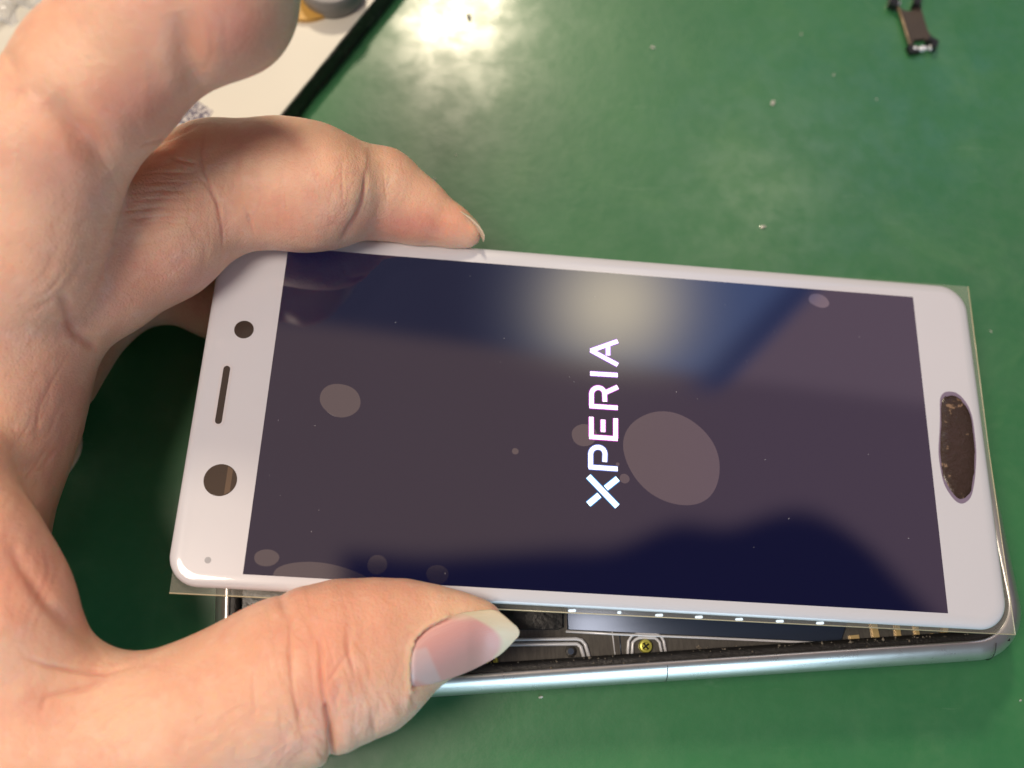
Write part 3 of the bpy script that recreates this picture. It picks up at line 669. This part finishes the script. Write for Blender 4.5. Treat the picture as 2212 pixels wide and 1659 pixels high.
# thumb creases
crease(z5([(640, 700), (650, 850), (655, 980), (665, 1100), (690, 1230), (712, 1350), (725, 1440), (735, 1520)]), .75, 7, (100, 152), .8, True, .2, .35, 55)
crease(z5([(690, 1230), (712, 1350), (725, 1440), (740, 1560)]), 1.0, 9, (100, 152), .6, False)
crease(z5([(430, 560), (428, 800), (440, 980), (455, 1120), (490, 1260), (530, 1350)]), .55, 6, (100, 152), .4)
crease(z5([(845, 700), (850, 830), (880, 940), (910, 1060), (935, 1150)]), .35, 6, (100, 152), .3)
crease(z5([(880, 800), (800, 900), (730, 1000), (680, 1080)]), .28, 5, (100, 152), .2)
crease(z5([(165, 900), (165, 1100), (185, 1300)]), .25, 6, (100, 152), .2)
crease(z5([(560, 760), (570, 900), (600, 1080)]), .18, 4, (100, 152), .15)
for i in range(26):                                     # loose knuckle wrinkles
    a = rng.uniform(60, 620); b0 = rng.uniform(1150, 1640); L = rng.uniform(70, 170)
    crease(z5([(a, b0), (a+L*.5, b0+L*.22), (a+L, b0+L*.62)]), .10, 3.2, (100, 152), .05)
for i in range(16):
    a = rng.uniform(460, 1150); b0 = rng.uniform(640, 1300)
    crease(z5([(a, b0), (a+rng.uniform(-20, 30), b0+rng.uniform(60, 160))]), .07, 3, (100, 152), .04)
# middle finger creases
crease(z7([(948, 620), (940, 740), (915, 850), (870, 960), (810, 1060), (770, 1130), (740, 1190)]), .7, 6.5, (130, 180), 1.4, True, 0, -.6, 60)
crease(z7([(745, 500), (742, 700), (738, 900)]), .22, 4, (130, 180), .2)
crease(z7([(1100, 540), (1110, 700), (1130, 840)]), .15, 4, (130, 180), .15)
crease(z7([(240, 600), (235, 760), (255, 930), (250, 1060)]), .2, 4, (130, 180), .2)
crease(z1([(1490, 915), (1465, 990), (1440, 1080), (1460, 1200), (1520, 1350), (1570, 1480), (1600, 1640), (1610, 1760)]), .45, 6.5, (130, 180), .8)
crease(z1([(1400, 1250), (1480, 1320), (1560, 1450), (1600, 1580)]), .3, 5, (130, 180), .4)
crease(z1([(1180, 1110), (1300, 1160), (1420, 1175)]), .3, 5, (130, 180), .3)
crease(z1([(1760, 1470), (1800, 1600), (1830, 1700)]), .35, 6, (130, 180), .3)
for i, y0 in enumerate((1240, 1310, 1370, 1430, 1500, 1560, 1600)):
    crease(z1([(940+i*-8, y0+20), (1150, y0), (1330, y0+6), (1450, y0-12)]), .16, 4, (130, 180), .22)
crease(z1([(980, 1050), (1150, 1020), (1290, 960), (1400, 915)]), .5, 7, (130, 180), .4)
# index finger folds
crease([(380, 20), (395, 80), (410, 130), (432, 195)], 1.5, 34, (90, 148), .4, True, .3)
crease([(100, 205), (160, 270), (215, 330), (245, 372)], 1.5, 36, (90, 148), .4, True, .3)
crease(z1([(0, 340), (60, 420), (110, 520)]), .4, 14, (90, 150), .2)
crease(z1([(0, 770), (90, 710), (190, 640)]), .4, 14, (90, 150), .2)
# palm folds
crease([(140, 650), (165, 720), (200, 745)], .9, 14, (90, 175), .5, False)
crease(z4([(1000, 905), (870, 945), (760, 970), (560, 960), (330, 920), (180, 860)]), .7, 8, (100, 150), .7)
crease(z4([(820, 985), (640, 1080), (480, 1110), (330, 1150), (290, 1260)]), .5, 9, (100, 150), .4)
crease(z4([(60, 30), (180, 230), (330, 450), (520, 640), (680, 760)]), .8, 18, (100, 150), .2)
for i in range(12):
    a = rng.uniform(300, 900); b0 = rng.uniform(860, 1500); crease(z4([(a, b0), (a+rng.uniform(60, 160), b0-rng.uniform(20, 90))]), .09, 4, (100, 150), .03)
# redness (blood under the skin, plus painted shade on finger undersides) and paler, yellower pads
blob(320, 225, 110, 80, .9, red, (90, 148)); blob(520, 70, 100, 80, .9, red, (90, 148)); blob(160, 330, 110, 80, .45, red, (90, 148)); blob(150, 420, 90, 90, .25, red, (90, 150))
blob(880, 490, 110, 34, .95, red, (130, 180)); blob(620, 480, 110, 50, .45, red, (130, 180)); blob(350, 620, 110, 60, .35, red, (130, 180))
blob(740, 1330, 140, 90, .35, red, (100, 155)); blob(700, 1450, 40, 90, .35, red, (100, 155)); blob(60, 1250, 110, 130, .5, red, (100, 160)); blob(130, 870, 90, 140, .45, red); blob(90, 1540, 60, 40, .35, red)
blob(150, 150, 130, 100, .6, pale, (90, 148)); blob(850, 390, 120, 50, .6, pale, (130, 180)); blob(1000, 1300, 80, 40, .6, pale, (100, 155)); blob(350, 1600, 260, 130, .2, pale, (100, 155)); blob(40, 300, 80, 90, .4, pale, (90, 148)); blob(500, 340, 140, 60, .5, pale, (130, 180))
# nail bed: ridge of skin around the thumb nail
NT_ = [(887, 1488), (885, 1462), (885, 1432), (890, 1403), (898, 1380), (925, 1354), (964, 1336), (1000, 1324), (1043, 1318), (1083, 1327), (1122, 1369), (1099, 1402), (1040, 1436), (993, 1458), (950, 1471)]
idx, q, tt = segdist(NT_[:7]); k = fm[idx]*(dep[idx] < 150)
inside = None
def inpoly(U, Vv, P):
    r = np.zeros(len(U), bool); m = len(P)
    for i in range(m):
        x1, y1 = P[i]; x2, y2 = P[(i+1) % m]
        c_ = ((y1 > Vv) != (y2 > Vv)) & (U < (x2-x1)*(Vv-y1)/(y2-y1+1e-9)+x1); r ^= c_
    return r
ins_ = inpoly(up_, vp_, NT_) & (facing > 0) & (dep < 150)
flesh = ins_ & (up_ < 1040)
A_m = np.stack([np.ones(flesh.sum()), up_[flesh]-960, vp_[flesh]-1410, (up_[flesh]-960)**2, (vp_[flesh]-1410)**2, (up_[flesh]-960)*(vp_[flesh]-1410)], 1)
coef = np.linalg.lstsq(A_m, dep[flesh], rcond=None)[0]
def nail_depth(u, v): u = u-960; v = v-1410; return coef[0]+coef[1]*u+coef[2]*v+coef[3]*u*u+coef[4]*v*v+coef[5]*u*v
disp[idx] += k*np.where(ins_[idx], -.12, .45)*np.exp(-(q/9)**2)
disp[ins_] -= .2
td = dep < 155
def dent(u, v, ru, rv, a, rot=0):
    c_, s_ = math.cos(rot), math.sin(rot); x = (up_-u)*c_+(vp_-v)*s_; y = -(up_-u)*s_+(vp_-v)*c_
    disp[:] += a*np.exp(-(x/ru)**2-(y/rv)**2)*td*np.clip(facing*4+1.2, 0, 1)
dent(716, 1606, 7, 42, -1.3, .05); dent(748, 1588, 22, 40, .55); dent(688, 1632, 20, 40, .5); dent(806, 1558, 6, 24, -.35, -.2); dent(782, 1573, 14, 24, .2); dent(846, 1540, 16, 24, .25)
dent(880, 1508, 10, 22, .35); dent(612, 1303, 10, 26, -.35, -.3); dent(652, 1282, 26, 18, .25)
for i in range(34):
    u0 = rng.uniform(590, 860); v0 = 1640-(u0-600)*.42-rng.uniform(0, 110); dent(u0, v0, rng.uniform(2.5, 4.5), rng.uniform(12, 34), -rng.uniform(.05, .16), rng.uniform(-.5, .35))
co += nr*disp[:, None]
# into world space
cw_ = (co-WO)@RW.T*S
me.vertices.foreach_set('co', cw_.astype(np.float32).ravel())
ca = me.color_attributes.new('tone', 'FLOAT_COLOR', 'POINT')
cc = np.zeros((n, 4), np.float32); cc[:, 0] = np.clip(red, 0, 1); cc[:, 1] = np.clip(pale, 0, 1); cc[:, 3] = 1
ca.data.foreach_set('color', cc.ravel())
me.polygons.foreach_set('use_smooth', np.ones(len(me.polygons), bool)); me.update()
M_SKIN, t, b = material('skin', rough=.47)
o_ = obco(t); at = t.add('ShaderNodeAttribute'); at.attribute_name = 'tone'; sx = t.add('ShaderNodeSeparateColor'); t.set(sx.inputs[0], at.outputs['Color'])
base = t.mix(t.smooth(t.noise(60, 4, .6, o_), .3, .7), (.79, .44, .305), (.85, .53, .375))
base = t.mix(t.math('MULTIPLY', t.smooth(t.noise(150, 4, .65, o_), .48, .68), .55), base, (.76, .38, .28))
base = t.mix(t.math('MULTIPLY', t.smooth(t.noise(420, 3, .6, o_), .5, .7), .30), base, (.88, .60, .48))
base = t.mix(t.math('MULTIPLY', t.smooth(t.noise(38, 2, .5, o_), .55, .75), .30), base, (.68, .43, .42))
base = t.mix(t.math('MULTIPLY', sx.outputs[1], .6), base, (.90, .63, .44))
base = t.mix(t.math('MULTIPLY', sx.outputs[0], .75), base, (.70, .24, .17))
t.set(b.inputs['Base Color'], base)
b.inputs['Subsurface Weight'].default_value = .8; b.inputs['Subsurface Radius'].default_value = (1, .28, .14); b.inputs['Subsurface Scale'].default_value = .0026
b.inputs['Specular IOR Level'].default_value = .32
sv = t.add('ShaderNodeMapping'); sv.inputs['Scale'].default_value = (1, 1, 1); t.set(sv.inputs[0], o_)
h1 = t.vor(1500, t.vm('ADD', o_, t.vm('MULTIPLY', t.add('ShaderNodeTexNoise').outputs[1], (.0, .0, .0))), 'DISTANCE_TO_EDGE')
h2 = t.noise(900, 5, .65, o_); h3 = t.noise(280, 4, .6, o_, .6)
hsum = t.math('ADD', t.math('MULTIPLY', t.math('MINIMUM', h1, .25), .5), t.math('ADD', t.math('MULTIPLY', h2, .35), t.math('MULTIPLY', h3, .9)))
t.set(b.inputs['Normal'], t.bump(hsum, .6, .00045))
t.set(b.inputs['Roughness'], t.math('ADD', .30, t.math('MULTIPLY', h2, .22)))
me.materials.clear(); me.materials.append(M_SKIN)
hand = D.objects.new('hand', me); COL.objects.link(hand)
tag(hand, 'pale left hand pinching the white display between thumb and fingers', 'hand')
# thumb nail
M_NAIL, t, b = material('nail', (.70, .43, .42), .34, Coat_Weight=.3, Coat_Roughness=.2)
at = t.add('ShaderNodeAttribute'); at.attribute_name = 'nail'; sx = t.add('ShaderNodeSeparateColor'); t.set(sx.inputs[0], at.outputs['Color'])
base = t.mix(sx.outputs[0], (.66, .35, .33), (.64, .45, .45)); base = t.mix(sx.outputs[1], base, (.66, .58, .43)); t.set(b.inputs['Base Color'], base)
b.inputs['Subsurface Weight'].default_value = .15; b.inputs['Subsurface Radius'].default_value = (1, .5, .4); b.inputs['Subsurface Scale'].default_value = .001
st = t.math('SINE', t.math('MULTIPLY', sx.outputs[2], 150)); t.set(b.inputs['Normal'], t.bump(st, .25, .00008))
def nail(name, rows, depthf, thick, nu=130, nv=70, sink=.45, tipfn=None):
    """rows: top edge, middle, bottom edge polylines in base->tip order"""
    def samp(P, s):
        P = np.array(P, float); k = s*(len(P)-1); i = min(int(k), len(P)-2); f = k-i
        p0 = P[max(i-1, 0)]; p1 = P[i]; p2 = P[i+1]; p3 = P[min(i+2, len(P)-1)]
        return .5*((2*p1)+(p2-p0)*f+(2*p0-5*p1+4*p2-p3)*f*f+(3*p1-p0-3*p2+p3)*f**3)
    V, Fc, C_ = [], [], []
    for layer in (0, 1):
        for i in range(nu+1):
            s = i/nu; T_, M_, B2 = [samp(r, s) for r in rows]
            for j in range(nv+1):
                w = j/nv; p = T_*(1-w)*(1-2*w)+M_*4*w*(1-w)+B2*w*(2*w-1)
                dp = depthf(p[0], p[1], s, w)
                e = min(1, s/.07); ew = min(1, w/.08)
                dp += sink*((1-e)**2+(1-ew)**2*(1-s)**.5) if layer == 0 else thick
                V.append(W(ray(p[0], p[1])*dp)); C_.append((*tipfn(p[0], p[1], s, w), 1))
    m = (nu+1)*(nv+1)
    for i in range(nu):
        for j in range(nv):
            a = i*(nv+1)+j; q = (a, a+1, a+nv+2, a+nv+1); Fc.append(q); Fc.append(tuple(m+x for x in q[::-1]))
    ring = [j for j in range(nv+1)]+[(i*(nv+1)+nv) for i in range(1, nu+1)]+[nu*(nv+1)+j for j in range(nv-1, -1, -1)]+[i*(nv+1) for i in range(nu-1, 0, -1)]
    for a, b in zip(ring, ring[1:]+ring[:1]): Fc.append((b, a, m+a, m+b))
    o = meshobj(name, V, Fc, M_NAIL, hand, True)
    ca = o.data.color_attributes.new('nail', 'FLOAT_COLOR', 'POINT'); ca.data.foreach_set('color', np.array(C_, np.float32).ravel())
    bm = bmesh.new(); bm.from_mesh(o.data); bmesh.ops.recalc_face_normals(bm, faces=bm.faces); bm.to_mesh(o.data); bm.free()
    o.data.polygons.foreach_set('use_smooth', [True]*len(o.data.polygons)); return o
def sst(x, a, b): x = min(1, max(0, (x-a)/(b-a))); return x*x*(3-2*x)
def thumb_cols(u, v, s, w):
    lun = sst((u-886)-.42*(v-1410), 46, 36)*sst(v+.25*(u-886), 1400, 1412)*sst(v-u*.35, 1161, 1150)        # pale moon at the base
    tip = sst(u+(.0216*(v-1388)**2 if v < 1388 else min(14, .0145*(v-1388)**2)), 1074, 1091)
    top = sst(v-1343, 3, -14)*sst(u, 930, 1000)*.8
    return (lun, max(tip, top*.8), w)
nail('fingernail', [[(893, 1392), (925, 1354), (964, 1336), (1000, 1324), (1043, 1318), (1075, 1320), (1112, 1350)],
      [(885, 1435), (925, 1422), (965, 1408), (1005, 1395), (1045, 1383), (1085, 1373), (1122, 1365)],
      [(887, 1485), (925, 1479), (965, 1468), (1005, 1454), (1045, 1435), (1082, 1413), (1116, 1379)]],
     lambda u, v, s, w: nail_depth(u if u < 1010 else 1010+45*math.tanh((u-1010)/45), v)+max(0, u-1010)*.006-.32, .5, tipfn=thumb_cols)
# sliver of nail on the middle fingertip
nail('fingernail', [[(990, 452), (1012, 464), (1030, 480), (1041, 495)], [(995, 457), (1018, 473), (1038, 493), (1047, 510)], [(1000, 466), (1020, 484), (1036, 505), (1044, 523)]],
     lambda u, v, s, w: 164.0-1.2*math.sin(w*3.1), .6, 30, 12, 0, lambda u, v, s, w: (0, .9, w))
